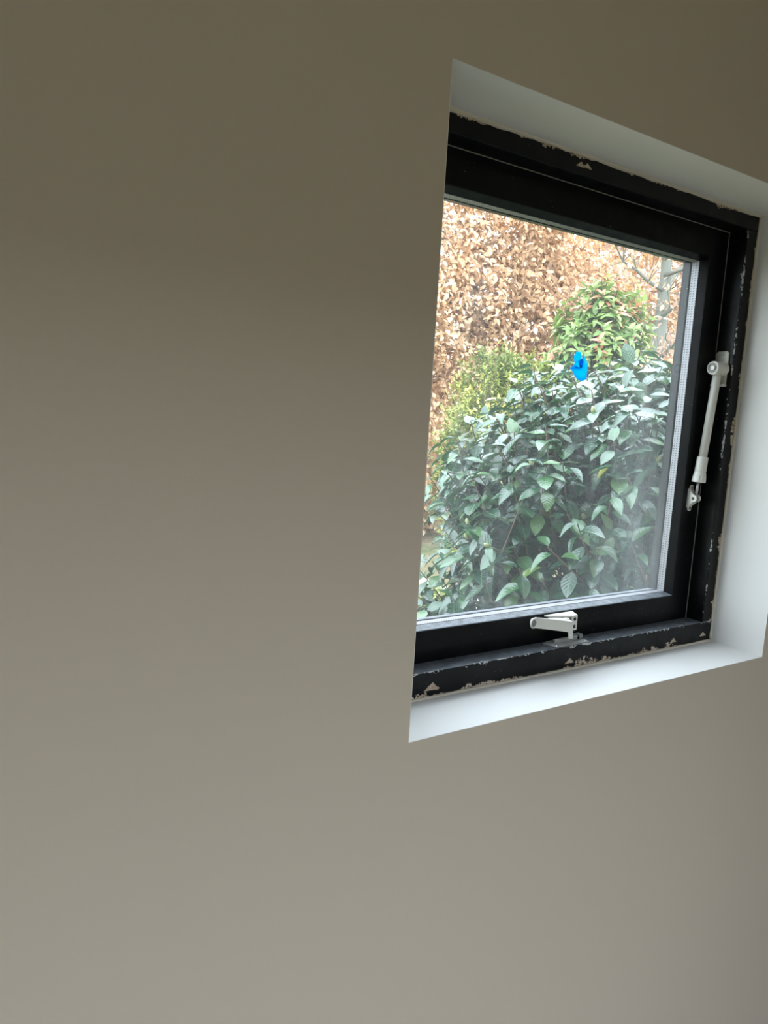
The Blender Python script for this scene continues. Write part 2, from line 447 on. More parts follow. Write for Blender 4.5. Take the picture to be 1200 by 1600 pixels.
frame = empty('window_frame', (0, 0, 0)); frame.parent = win; frame.location = -Vector(win.location)
MB, MT, MR = 0.0447, 0.0319, 0.0344
def member(name, lo, hi, mat, parent, edge_fn, arris_fn, bevel=0.0018):
    bm = bmesh.new(); box(bm, lo, hi, bevel, 2)
    # cut along the length so that the worn arris can waver a little
    o = bm_obj(name, bm, mat, parent)
    me = o.data
    a = me.attributes.new('edge', 'FLOAT', 'POINT'); c = me.attributes.new('arris', 'FLOAT', 'POINT')
    a.data.foreach_set('value', [edge_fn(v.co) for v in me.vertices])
    c.data.foreach_set('value', [arris_fn(v.co) for v in me.vertices])
    return o
M['black_sill'] = mat_black('worn_black_gloss_paint_bottom_rail', [(0.1296, Z0 + 0.017, 0.0085), (0.4533, Z0 + 0.015, 0.0065), (0.7674, Z0 + 0.0155, 0.0062), (0.871, Z0 + 0.0165, 0.0062)], 0.32)
M['black_head'] = mat_black('worn_black_gloss_paint_head_rail', [(0.368, ZT - 0.017, 0.0058), (0.384, ZT - 0.016, 0.0056)])
E0 = 0.002
fb = member('frame_rail', (0, D, Z0 + E0), (XR, D2, Z0 + MB), M['black_sill'], frame, lambda c: c.z - Z0 - E0, lambda c: abs(c.y - D) + abs(Z0 + MB - c.z))
ft = member('frame_rail', (0, D, ZT - MT), (XR, D2, ZT - E0), M['black_head'], frame, lambda c: ZT - E0 - c.z, lambda c: 0.05)
fr = member('frame_stile', (XR - MR, D + 0.0002, Z0 + MB), (XR - E0 / 2, D2, ZT - MT), M['black'], frame, lambda c: XR - E0 / 2 - c.x, lambda c: abs(c.y - D) + abs(c.x - (XR - MR)))
fl = member('frame_stile', (E0 / 2, D + 0.0002, Z0 + MB), (MR, D2, ZT - MT), M['black'], frame, lambda c: c.x, lambda c: 0.05)
# outer half of the fixed frame, behind the sash edge
for lo, hi in (((0, D2, Z0), (XR, 0.262, Z0 + 0.026)), ((0, D2, ZT - 0.016), (XR, 0.262, ZT)), ((XR - 0.018, D2, Z0 + 0.026), (XR, 0.262, ZT - 0.016)), ((0, D2, Z0 + 0.026), (0.018, 0.262, ZT - 0.016))):
    member('frame_outer', lo, hi, M['sash_black'], frame, lambda c: 0.05, lambda c: 0.05)
# thin light seal showing in the joint between frame and sash
def seal(p0, p1):
    bm = bmesh.new(); tube(bm, [Vector(p0), Vector(p1)], 0.0009, 8); return bm_obj('weather_seal', bm, M['seal'], frame)
seal((MR, D2 - 0.0006, ZT - MT - 0.0006), (XR - MR, D2 - 0.0006, ZT - MT - 0.0006))
seal((XR - MR - 0.0006, D2 - 0.0006, Z0 + MB), (XR - MR - 0.0006, D2 - 0.0006, ZT - MT))

sash = empty('sash', (0, 0, 0)); sash.parent = win; sash.location = -Vector(win.location)
SB, ST, SR, SL = 0.1006, 0.089, 0.092, 0.092     # visible sash edge offsets at the sash face
GB, GT, GR, GL = 0.1045, 0.0955, 0.0955, 0.0955  # at the inner pane
YG, YO, YE = 0.181, 0.199, 0.222                # inner pane, outer pane, outside of sash
OB, OT, OR_, OL = 0.029, 0.019, 0.021, 0.021     # outer edge of sash (hidden behind frame)
def sash_piece(name, prof, axis, a, b_, mitre=True):
    """prof: list of (offset from opening edge, y)"""
    bm = bmesh.new(); return bm, prof
def sash_rail(name, side):
    o0, o1, og = {'b': (OB, SB, GB), 't': (OT, ST, GT), 'r': (OR_, SR, GR), 'l': (OL, SL, GL)}[side]
    prof = [(o0, D2 + 0.0005), (o1 - 0.0012, D2 + 0.0005), (o1, D2 + 0.0018), (og, YG), (og - 0.012, YG), (og - 0.012, YO + 0.004), (og + 0.001, YO + 0.004), (og - 0.002, YE), (o0, YE)]
    bm = bmesh.new(); ends = []
    def q(off, end):
        # mitred corner at the inner offset
        ob = {'b': (OB, SB), 't': (OT, ST), 'r': (OR_, SR), 'l': (OL, SL)}
        t = (off - o0) / (o1 - o0)
        if side in 'bt':
            z = Z0 + off if side == 'b' else ZT - off
            x = OL + t * (SL - OL) if end == 0 else XR - (OR_ + t * (SR - OR_))
        else:
            x = off if side == 'l' else XR - off
            z = Z0 + OB + t * (SB - OB) if end == 0 else ZT - (OT + t * (ST - OT))
        return x, z
    for end in (0, 1):
        ends.append([bm.verts.new((q(o, end)[0], y, q(o, end)[1])) for o, y in prof])
    n = len(prof)
    for i in range(n):
        bm.faces.new((ends[0][i], ends[0][(i+1) % n], ends[1][(i+1) % n], ends[1][i]))
    bm.faces.new(ends[0][::-1]); bm.faces.new(ends[1])
    bmesh.ops.recalc_face_normals(bm, faces=bm.faces[:])
    o = bm_obj(name, bm, M['sash_black'], sash)
    for an in ('edge', 'arris'):
        a = o.data.attributes.new(an, 'FLOAT', 'POINT'); a.data.foreach_set('value', [0.05] * len(o.data.vertices))
    return o
sash_rail('sash_rail', 'b'); sash_rail('sash_rail', 't'); sash_rail('sash_stile', 'r'); sash_rail('sash_stile', 'l')
gx0, gx1, gz0, gz1 = GL - 0.008, XR - GR + 0.008, Z0 + GB - 0.008, ZT - GT + 0.008
part_box('glass_pane', (gx0, YG, gz0), (gx1, YG + 0.0005, gz1), M['glass_in'], sash)
part_box('glass_pane', (gx0, YO, gz0), (gx1, YO + 0.0005, gz1), M['glass_out'], sash)
sy0, sy1 = YG + 0.001, YO - 0.0006
s = 0.0085
part_box('spacer_bar', (gx0, sy0, gz0), (gx1, sy1, gz0 + s), M['spacer'], sash)
part_box('spacer_bar', (gx0, sy0, gz1 - s), (gx1, sy1, gz1), M['spacer'], sash)
part_box('spacer_bar', (gx1 - s, sy0, gz0 + s), (gx1, sy1, gz1 - s), M['spacer'], sash)
part_box('spacer_bar', (gx0, sy0, gz0 + s), (gx0 + s, sy1, gz1 - s), M['spacer'], sash)

# ------------------------------------------------------------------ telescopic window stay
stay = tag(empty('window_stay', (0.845, 0.14, 1.264)), 'white tubular telescopic stay mounted upright on the right side of the black frame', 'window stay')
XS = XR - MR
WM = M['white_metal']
KX, KY, KZ = 0.838, 0.1395, 1.538
bm = bmesh.new()
prism(bm, [(0.130, 1.505), (0.158, 1.505), (0.158, 1.571), (0.154, 1.575), (0.134, 1.575), (0.130, 1.571)], 0, XS - 0.004, XS - 0.0002, 0.0008)
prism(bm, [(0.129, 1.502), (0.158, 1.502), (0.158, 1.507), (0.129, 1.507)], 0, XS - 0.014, XS - 0.0002, 0.0008)
bm_obj('frame_bracket', bm, WM, stay)
bm = bmesh.new(); tube(bm, [(XS - 0.0035, 0.141, 1.565), (XS - 0.0055, 0.141, 1.565)], [0.0042, 0.0030], 14); sc = bm_obj('screw', bm, M['steel'], stay)
bm = bmesh.new()
tube(bm, [(XS - 0.003, KY, KZ), (XS - 0.018, KY, KZ), (0.829, KY, KZ), (0.8278, KY, KZ)], [0.0145, 0.0140, 0.0140, 0.0136], 28)
tube(bm, [(0.8272, KY + 0.0121 * math.cos(a), KZ + 0.0121 * math.sin(a)) for a in [2 * math.pi * k / 28 for k in range(29)]], 0.0016, 8)
kn = bm_obj('pivot_housing', bm, WM, stay, False)
bm = bmesh.new(); tube(bm, [(0.8282, KY, KZ), (0.8272, KY, KZ)], [0.0106, 0.0106], 20); bm_obj('housing_recess_shade', bm, M['plate'], stay)  # dark disc stands in for the shade inside the housing recess
bm = bmesh.new(); tube(bm, [(0.831, KY, KZ), (0.8256, KY, KZ), (0.8248, KY, KZ)], [0.0052, 0.0052, 0.0042], 18); bm_obj('pivot_pin', bm, WM, stay)
PT, PB = Vector((0.8455, KY, KZ)), Vector((0.8305, 0.1475, 1.264))
ax = (PB - PT)
def along(t): return PT + ax * t
bm = bmesh.new(); tube(bm, [along(0.03), along(0.055), along(0.06), along(0.69)], [0.0080, 0.0080, 0.0086, 0.0086], 24); bm_obj('tube', bm, WM, stay, True)
# knurled clamping sleeve, flared at the lower end
bm = bmesh.new()
seg = 28; ts = [(0.675, 0.0108), (0.68, 0.0115), (0.70, 0.0115), (0.785, 0.0118), (0.79, 0.0112), (0.80, 0.0120), (0.83, 0.0135), (0.862, 0.0142), (0.872, 0.0138), (0.874, 0.0060)]
t_ = ax.normalized(); n_ = t_.orthogonal().normalized(); m_ = t_.cross(n_)
rings = []
for t, r in ts:
    rr = []
    for k in range(seg):
        kk = r * (1 - (0.07 if (t > 0.805 and k % 4 == 0) else 0.0)); a = 2 * math.pi * k / seg
        rr.append(bm.verts.new(along(t) + (n_ * math.cos(a) + m_ * math.sin(a)) * kk))
    rings.append(rr)
for r0, r1 in zip(rings, rings[1:]):
    for k in range(seg): bm.faces.new((r0[k], r0[(k+1) % seg], r1[(k+1) % seg], r1[k]))
bm.faces.new(rings[0][::-1]); bm.faces.new(rings[-1])
bm_obj('clamp_sleeve', bm, WM, stay)
bm = bmesh.new(); tube(bm, [along(0.86), along(0.985)], 0.0032, 12); bm_obj('inner_rod', bm, M['steel'], stay, True)
# triangular bracket on the sash
bm = bmesh.new()
ZP = 1.264
prism(bm, [(D2 + 0.0003, ZP - 0.021), (D2 + 0.0003, ZP + 0.020), (0.1475, ZP + 0.0082), (0.1430, ZP + 0.0070), (0.1395, ZP + 0.0028), (0.1395, ZP - 0.0028), (0.1430, ZP - 0.0070), (0.1475, ZP - 0.0082)], 0, 0.8215, 0.8245, 0.0007)
prism(bm, [(D2 + 0.0003, ZP - 0.021), (D2 + 0.0003, ZP + 0.020), (0.1475, ZP + 0.0082), (0.1430, ZP + 0.0070), (0.1395, ZP + 0.0028), (0.1395, ZP - 0.0028), (0.1430, ZP - 0.0070), (0.1475, ZP - 0.0082)], 0, 0.8345, 0.8375, 0.0007)
pts = [(0.8315 + 0.0065 * math.cos(a), ZP + 0.0215 + 0.0065 * math.sin(a)) for a in [math.pi * k / 10 for k in range(11)]] + [(0.8315 + 0.0065 * math.cos(a), ZP - 0.0225 + 0.0065 * math.sin(a)) for a in [math.pi + math.pi * k / 10 for k in range(11)]]
prism(bm, pts, 1, D2 - 0.003, D2 + 0.0003, 0.0008)
bm_obj('sash_bracket', bm, WM, stay)
for dz in (0.0215, -0.0225):
    bm = bmesh.new(); tube(bm, [(0.831, D2 - 0.0035, ZP + dz), (0.831, D2 - 0.0048, ZP + dz)], [0.0042, 0.0036], 12); bm_obj('screw', bm, M['plate'], stay)
bm = bmesh.new(); tube(bm, [(0.8208, 0.1475, ZP), (0.8385, 0.1475, ZP)], 0.0030, 12); bm_obj('hinge_pin', bm, M['dark_hole'], stay)

# ------------------------------------------------------------------ window handle on the bottom sash rail
def window_part(name, loc, label):
    e = empty(name, Vector(loc) - Vector(win.location)); e.parent = win
    e['label'] = label
    return e
hd = window_part('window_handle', (0.46, D2, 1.02), 'white lever handle on the bottom sash rail')
bm = bmesh.new()
# mounting block: top plate and a screwed cheek toward the room
prism(bm, [(0.4190, D2 + 0.0003), (0.4960, D2 + 0.0003), (0.4840, 0.1370), (0.4675, 0.1370), (0.4240, 0.1545)], 2, 1.0440, 1.0475, 0.0010)
prism(bm, [(0.4960, D2 + 0.0003), (0.4840, 0.1370), (0.4675, 0.1370), (0.4720, 0.1440), (0.4780, D2 + 0.0003)], 2, 1.0175, 1.0445, 0.0010)
prism(bm, [(0.4300, D2 + 0.0003), (0.4800, D2 + 0.0003), (0.4800, D2 - 0.004), (0.4300, D2 - 0.004)], 2, 1.0300, 1.0445, 0.0008)
bm_obj('mounting_block', bm, WM, hd)
for dz in (1.0400, 1.0255):
    bm = bmesh.new(); tube(bm, [(0.4765, 0.1375, dz), (0.4765, 0.1364, dz)], [0.0038, 0.0034], 14); bm_obj('screw', bm, M['dark_hole'], hd)
bm = bmesh.new(); tube(bm, [(0.3445, 0.1142, 1.0530), (0.3445, 0.1134, 1.0530)], [0.0062, 0.0058], 16); bm_obj('finger_recess_shade', bm, M['plate'], hd)  # flat dark disc painted for the shade in the finger hollow
# lever: tapering hollow blade with a scooped finger end and a locking tongue
bm = bmesh.new()
LY0, LY1 = 0.1140, 0.1175
prism(bm, [(0.4475, 1.0440), (0.4500, 1.0110), (0.4395, 1.0120), (0.4370, 1.0250), (0.3885, 1.0355), (0.3520, 1.0435), (0.3420, 1.0480), (0.3375, 1.0540), (0.3400, 1.0610), (0.3500, 1.0625), (0.3860, 1.0562)], 1, LY0, LY1, 0.0012)
# upper and lower flanges of the channel
for zt0, zt1, hh in ((1.0600, 1.0428, 0.0022), (1.0450, 1.0262, 0.0020)):
    lo = []
    for (x, y, t) in ((0.350, 0.1150, 0.0), (0.4475, 0.1150, 1.0), (0.4560, 0.1330, 1.0), (0.4350, 0.1400, 0.8), (0.3950, 0.1290, 0.45), (0.350, 0.1200, 0.0)):
        lo.append((x, y, zt0 + (zt1 - zt0) * t))
    vb = [bm.verts.new((x, y, z - hh)) for x, y, z in lo]; vt = [bm.verts.new((x, y, z)) for x, y, z in lo]
    fs = [bm.faces.new(vb[::-1]), bm.faces.new(vt)] + [bm.faces.new((vb[i], vb[(i+1) % 6], vt[(i+1) % 6], vt[i])) for i in range(6)]
    bmesh.ops.recalc_face_normals(bm, faces=fs)
# rolled lip round the finger end
tube(bm, [(0.3440 + 0.0072 * math.cos(a), 0.1135, 1.0530 + 0.0082 * math.sin(a)) for a in [math.radians(q) for q in range(60, 301, 20)]], 0.0016, 8)
bm_obj('lever', bm, WM, hd)
bm = bmesh.new(); tube(bm, [(0.4520, 0.1360, 1.0445), (0.4520, 0.1360, 1.0240)], [0.0052, 0.0052], 16); bm_obj('pivot', bm, WM, hd)
st = window_part('strike_plate', (0.46, 0.14, Z0 + MB), 'worn grey metal strike plate on the frame ledge')
ZL = Z0 + MB
bm = bmesh.new(); prism(bm, [(0.418, 0.1235), (0.508, 0.1235), (0.508, 0.158), (0.430, 0.158), (0.410, 0.150)], 2, ZL + 0.0002, ZL + 0.0022, 0.0006); bm_obj('base_plate', bm, M['strike'], st)
bm = bmesh.new(); prism(bm, [(0.430, 0.1390), (0.4980, 0.1390), (0.4980, 0.1450), (0.430, 0.1450)], 2, ZL + 0.002, ZL + 0.0095, 0.0010)
prism(bm, [(0.498, 0.139), (0.512, 0.144), (0.512, 0.156), (0.490, 0.156), (0.490, 0.139)], 2, ZL + 0.0022, ZL + 0.0095, 0.0010); bm_obj('keeper_lip', bm, M['strike'], st)
for xx in (0.424, 0.500):
    bm = bmesh.new(); tube(bm, [(xx, 0.130, ZL + 0.002), (xx, 0.130, ZL + 0.0034)], [0.0036, 0.0030], 12); bm_obj('screw', bm, M['steel'], st)

# ------------------------------------------------------------------ crumpled scrap of blue film on the pane
bt = empty('blue_film_scrap', (0.472, YG - 0.001, 1.513))
tag(bt, 'crumpled scrap of bright blue film stuck to the window pane', 'film')
def film(name, outline, ybase, bend):
    cx = sum(a for a, _ in outline) / len(outline); cz = sum(c for _, c in outline) / len(outline)
    bm = bmesh.new(); ctr = bm.verts.new((cx, ybase - 0.004, cz))
    ring = []; inner = []
    for i, (x, z) in enumerate(outline):
        ring.append(bm.verts.new((x, ybase - bend(x, z), z)))
        inner.append(bm.verts.new((cx + (x - cx) * 0.55, ybase - 0.003 - 0.6 * bend(x, z), cz + (z - cz) * 0.55)))
    n = len(ring)
    for i in range(n):
        j = (i + 1) % n
        bm.faces.new((ring[i], ring[j], inner[j], inner[i])); bm.faces.new((inner[i], inner[j], ctr))
    bmesh.ops.recalc_face_normals(bm, faces=bm.faces[:])
    bmesh.ops.solidify(bm, geom=bm.faces[:], thickness=0.0004)
    return bm_obj(name, bm, M['blue'], bt, True)
# image-like outline measured in metres on the pane
def P(u, v): return (0.472 + (u - 620) * 0.0000975, 1.513 - (v - 560) * 0.0000729)
lower = [P(*q) for q in ((690, 250), (760, 330), (860, 500), (830, 640), (820, 860), (700, 920), (580, 890), (480, 760), (400, 650), (390, 620), (470, 560), (600, 575), (650, 560), (665, 450), (650, 350))]
upper = [P(*q) for q in ((520, 195), (590, 205), (600, 300), (580, 400), (500, 470), (440, 480), (395, 370), (400, 270), (460, 210))]
fold = [P(*q) for q in ((690, 250), (660, 340), (680, 450), (660, 580), (600, 600), (460, 600), (400, 660), (385, 620), (470, 540), (500, 470), (580, 410), (610, 330), (650, 320))]
film('film_flap', lower, YG - 0.0008, lambda x, z: 0.0012 + 0.0025 * abs(math.sin(x * 260)))
film('film_flap', upper, YG - 0.0030, lambda x, z: 0.0030 + 0.002 * abs(math.sin(z * 300)))
film('film_fold', fold, YG + 0.0030, lambda x, z: 0.0040)

# ------------------------------------------------------------------ outdoors
GZ = -0.15
bm = bmesh.new(); box(bm, (-40, -40, GZ - 0.3), (60, 60, GZ)); ground = tag(bm_obj('ground', bm, M['lawn']), kind='structure')
part = part_box
bm = bmesh.new(); box(bm, (0.2, 2.8, GZ + 0.001), (3.55, 4.95, GZ + 0.03), 0.004); tag(bm_obj('paving', bm, M['paving']), 'pale garden paving beyond the camellia', kind='structure')

# ---- leaf templates: along +Y, width X, upper side +Z
def leaf_template(width, fold, curl, stations, tip=0.5, wave=0.0, ph=0.0, droop=0.0):
    """width profile; returns verts (n,3), faces, uv per vertex"""
    V = [(0, 0, 0)]; UV = [(0.5, 0.0)]; Fs = []
    rows = []
    for i in range(1, stations + 1):
        t = i / (stations + 1)
        w = width * (math.sin(math.pi * t ** tip)) ** 0.85
        zc = -curl * t * t
        rr = []
        for sx in (-1, 0, 1):
            z = zc + (fold * w if sx else 0.0) + (wave * math.sin(9 * t + ph + sx) * width if sx else 0)
            V.append((sx * w, t, z)); UV.append((0.5 + 0.5 * sx, t)); rr.append(len(V) - 1)
        rows.append(rr)
    V.append((0, 1.0, -curl - droop)); UV.append((0.5, 1.0)); tipi = len(V) - 1
    a = rows[0]; Fs += [(0, a[1], a[0]), (0, a[2], a[1])]
    for r0, r1 in zip(rows, rows[1:]):
        Fs += [(r0[0], r0[1], r1[1], r1[0]), (r0[1], r0[2], r1[2], r1[1])]
    a = rows[-1]; Fs += [(a[0], a[1], tipi), (a[1], a[2], tipi)]
    return np.array(V), Fs, np.array(UV)

def leaf_mesh(name, tpl, mat, rnd):
    V, Fs, UV = tpl
    me = bpy.data.meshes.new(name); me.from_pydata(V.tolist(), [], Fs)
    a = me.attributes.new('rnd', 'FLOAT', 'POINT'); a.data.foreach_set('value', [rnd] * len(V))
    uvl = me.uv_layers.new(name='UVMap')
    for lp in me.loops: uvl.data[lp.index].uv = UV[lp.vertex_index]
    me.polygons.foreach_set('use_smooth', [True] * len(me.polygons))
    me.materials.append(mat)
    return me

def mats_from(pos, ydir, zdir, size):
    """arrays -> (n,3,3) rotation*scale ; columns X,Y,Z"""
    y = ydir / np.linalg.norm(ydir, axis=1, keepdims=True)
    z = zdir - (zdir * y).sum(1, keepdims=True) * y
    z /= np.maximum(np.linalg.norm(z, axis=1, keepdims=True), 1e-9)
    x = np.cross(y, z)
    return np.stack((x, y, z), axis=2) * size[:, None, None]

def leaf_cloud(name, tpls, which, pos, A, rnd, mat, parent, kind='stuff'):
    Vs, RN, UVs, F, off = [], [], [], [], 0
    for ti, (V, Fs, UV) in enumerate(tpls):
        idx = np.nonzero(which == ti)[0]
        if not len(idx): continue
        W = np.einsum('nij,vj->nvi', A[idx], V) + pos[idx][:, None, :]
        nv = len(V)
        Vs.append(W.reshape(-1, 3)); RN.append(np.repeat(rnd[idx], nv)); UVs.append(np.tile(UV, (len(idx), 1)))
        base = off + np.arange(len(idx)) * nv
        for f in Fs:
            F.append((np.array(f)[None, :] + base[:, None]))
        off += len(idx) * nv
    Vs = np.concatenate(Vs); RN = np.concatenate(RN); UVs = np.concatenate(UVs)
    me = bpy.data.meshes.new(name)
    me.vertices.add(len(Vs)); me.vertices.foreach_set('co', Vs.astype(np.float32).ravel())
    loops = np.concatenate([f.ravel() for f in F]); sizes = np.concatenate([np.full(len(f), f.shape[1]) for f in F])
    starts = np.concatenate(([0], np.cumsum(sizes)[:-1]))
    me.loops.add(len(loops)); me.loops.foreach_set('vertex_index', loops.astype(np.int32))
    me.polygons.add(len(sizes)); me.polygons.foreach_set('loop_start', starts.astype(np.int32)); me.polygons.foreach_set('loop_total', sizes.astype(np.int32))
    a = me.attributes.new('rnd', 'FLOAT', 'POINT'); a.data.foreach_set('value', RN.astype(np.float32))
    uvl = me.uv_layers.new(name='UVMap'); uvl.data.foreach_set('uv', UVs[loops].astype(np.float32).ravel())
    me.polygons.foreach_set('use_smooth', [True] * len(sizes))
    me.materials.append(mat)
    me.update(calc_edges=True); me.validate()
    o = link(name, me, None, parent)
    if kind: o['kind'] = kind
    return o

Rinv = np.array(Rw.transposed()); CN = np.array(CAM)
def pix(P):
    q = (np.asarray(P) - CN) @ Rinv.T
    return 600 + F_PX * q[:, 0] / q[:, 1], 800 - F_PX * q[:, 2] / q[:, 1], q[:, 1]

def split_leaves(name, tpls, which, pos, A, rnd, mat, parent, n_parts, bins=6):
    """the leaves that show largest become objects of their own, the rest one foliage part"""
    u, v, dep = pix(pos)
    inview = (u > 645) & (u < 1085) & (v > 300) & (v < 985) & (dep > 0)
    # facing and nearness
    nrm = A[:, :, 2] / np.linalg.norm(A[:, :, 2], axis=1, keepdims=True)
    view = (CN - pos); view /= np.linalg.norm(view, axis=1, keepdims=True)
    size = np.linalg.norm(A[:, :, 1], axis=1)
    score = size / dep * (0.3 + np.abs((nrm * view).sum(1))) * np.where(inview, 1, 0.01)
    # leaves close to the front of the crown
    score *= np.exp(-(dep - np.percentile(dep, 3)) / (0.30 * (np.percentile(dep, 97) - np.percentile(dep, 3)) + 1e-6) * 1.2)
    order = np.argsort(-score); sel = order[:n_parts]; rest = order[n_parts:]
    meshes = {}
    off = np.array(parent.location)
    for i in sel:
        key = (int(which[i]), int(min(bins - 1, rnd[i] * bins)) if rnd[i] < 0.95 else bins)
        if key not in meshes:
            meshes[key] = leaf_mesh('leaf', tpls[key[0]], mat, (key[1] + 0.5) / bins if key[1] < bins else float(rnd[i]))
        o = bpy.data.objects.new('leaf', meshes[key]); col.objects.link(o)
        o.parent = parent
        m4 = np.eye(4); m4[:3, :3] = A[i]; m4[:3, 3] = pos[i] - off
        o.matrix_local = Matrix(m4.tolist())
    if len(rest): leaf_cloud('foliage', tpls, which[rest], pos[rest], A[rest], rnd[rest], mat, parent)

def unit(v): return v / np.maximum(np.linalg.norm(v, axis=-1, keepdims=True), 1e-9)

# ------------------------------------------------------------------ camellia close to the window
def make_camellia():
    C0 = np.array((1.96, 1.06, 0.80)); RX, RY, RZ = 0.96, 0.66, 0.86
    root = tag(empty('camellia_bush', (C0[0], C0[1], GZ)), 'dark glossy broad-leaved camellia bush with pale buds just outside the window', 'bush')
    tpls = [leaf_template(0.27, 0.30, 0.14, 6, 0.85, 0.05, 0), leaf_template(0.25, 0.45, 0.26, 6, 0.80, 0.06, 1.5), leaf_template(0.28, 0.15, 0.05, 6, 0.85, 0.07, 3), leaf_template(0.24, 0.55, 0.40, 6, 0.85, 0.05, 4)]
    pos, yd, zd, sz, rn, buds = [], [], [], [], [], []
    bm = bmesh.new()
    nsh = 1450
    for i in range(nsh):
        # directions over the whole crown, superellipsoid surface
        d = unit(rng.normal(size=3))
        if d[2] < -0.75: d[2] *= -0.4; d = unit(d)
        e = 2.5 if d[2] > 0 else 4.5
        k = (abs(d[0]) ** e + abs(d[1]) ** e + abs(d[2]) ** e) ** (-1 / e)
        depth = 1.0 - (0.0 if i % 3 else 0.45 * rng.random())
        tip = C0 + d * k * depth * np.array((RX, RY, RZ)) * (0.93 + 0.14 * rng.random())
        if tip[1] < 0.42: tip[1] = 0.42 + 0.1 * rng.random()
        if tip[2] < GZ + 0.1: continue
        up = np.array((0, 0, 1.0))
        sd = unit(unit((tip - C0) * np.array((1, 1, 0.7))) * 0.75 + up * 0.75 + rng.normal(size=3) * 0.25)
        L = 0.20 + 0.12 * rng.random()
        start = tip - sd * L
        low = start - unit(start - (C0 - np.array((0, 0, 0.55)))) * 0.2
        start[1] = max(start[1], 0.36); low[1] = max(low[1], 0.4)
        tube(bm, [Vector(low), Vector(start), Vector(tip)], [0.0042, 0.0034, 0.0018], 5)
        nl = rng.integers(8, 12)
        a0 = rng.random() * 6.28
        s1 = unit(np.cross(sd, np.array((0.3, 0.2, 1.0)) + rng.normal(size=3) * .1)); s2 = np.cross(sd, s1)
        for j in range(nl):
            t = 1 - (j / nl) ** 1.1 * 1.0
            a = a0 + j * 2.4
            rad = s1 * math.cos(a) + s2 * math.sin(a)
            out = unit(rad * 0.9 + sd * (0.55 - 0.6 * (1 - t)) + np.array((0, 0, -0.25 - 0.3 * rng.random())) + rng.normal(size=3) * 0.12)
            base = start + sd * L * t + rad * 0.006
            z = unit(up * 0.75 + sd * 0.6 - rad * 0.1 + rng.normal(size=3) * 0.22)
            pos.append(base); yd.append(out); zd.append(z)
            sz.append((0.062 + 0.034 * rng.random()) * (0.75 if j == 0 else 1.0))
            r = rng.random()
            rn.append(0.955 + 0.045 * r if rng.random() < 0.008 else r * 0.93)
        if rng.random() < 0.16: buds.append((tip + sd * 0.008, sd))
    pos, yd, zd, sz, rn = map(np.array, (pos, yd, zd, sz, rn))
    A = mats_from(pos, yd, zd, sz)
    which = rng.integers(0, len(tpls), len(pos))
    keep = (pos[:, 1] > 0.33) & ((pos + A[:, :, 1])[:, 1] > 0.33)
    split_leaves('camellia', tpls, which[keep], pos[keep], A[keep], rn[keep], M['camellia'], root, 300)
    tw = bm_obj('twigs', bm, M['bark'], root); tw['kind'] = 'stuff'
    for k in range(7):
        bm = bmesh.new(); a = k / 7 * 6.28 + 0.4
        b0 = C0 + np.array((0.10 * math.cos(a), 0.08 * math.sin(a), 0)); b0[2] = GZ - 0.02
        b1 = C0 + np.array((0.28 * math.cos(a), 0.22 * math.sin(a), -0.25)); b2 = C0 + np.array((0.42 * math.cos(a + .3), 0.36 * math.sin(a + .3), 0.30))
        tube(bm, [Vector(b0), Vector(b0 * .5 + b1 * .5) + Vector((.02, .01, 0)), Vector(b1), Vector(b2)], [0.018, 0.014, 0.010, 0.005], 8)
        bm_obj('branch', bm, M['bark'], root, True)
    u, v, dep = pix(np.array([b_[0] for b_ in buds]))
    vis = [i for i in np.argsort(dep) if 645 < u[i] < 1070 and 500 < v[i] < 980][:13]
    bm = bmesh.new(); bmesh.ops.create_uvsphere(bm, u_segments=10, v_segments=8, radius=1.0)
    for vv in bm.verts:
        tz = (vv.co.z + 1) / 2; f = 1.0 - 0.35 * tz ** 3; vv.co.x *= f; vv.co.y *= f
    me = bpy.data.meshes.new('bud'); bm.to_mesh(me); bm.free(); me.materials.append(M['bud'])
    me.polygons.foreach_set('use_smooth', [True] * len(me.polygons))
    for i in vis:
        p_, d_ = buds[i]; o = bpy.data.objects.new('bud', me); col.objects.link(o); o.parent = root
        o.matrix_local = Matrix.Translation(Vector(p_) - Vector(root.location)) @ Vector(d_).to_track_quat('Z', 'Y').to_matrix().to_4x4() @ Matrix.Diagonal((0.0075, 0.0075, 0.0125, 1))
    return root
make_camellia()

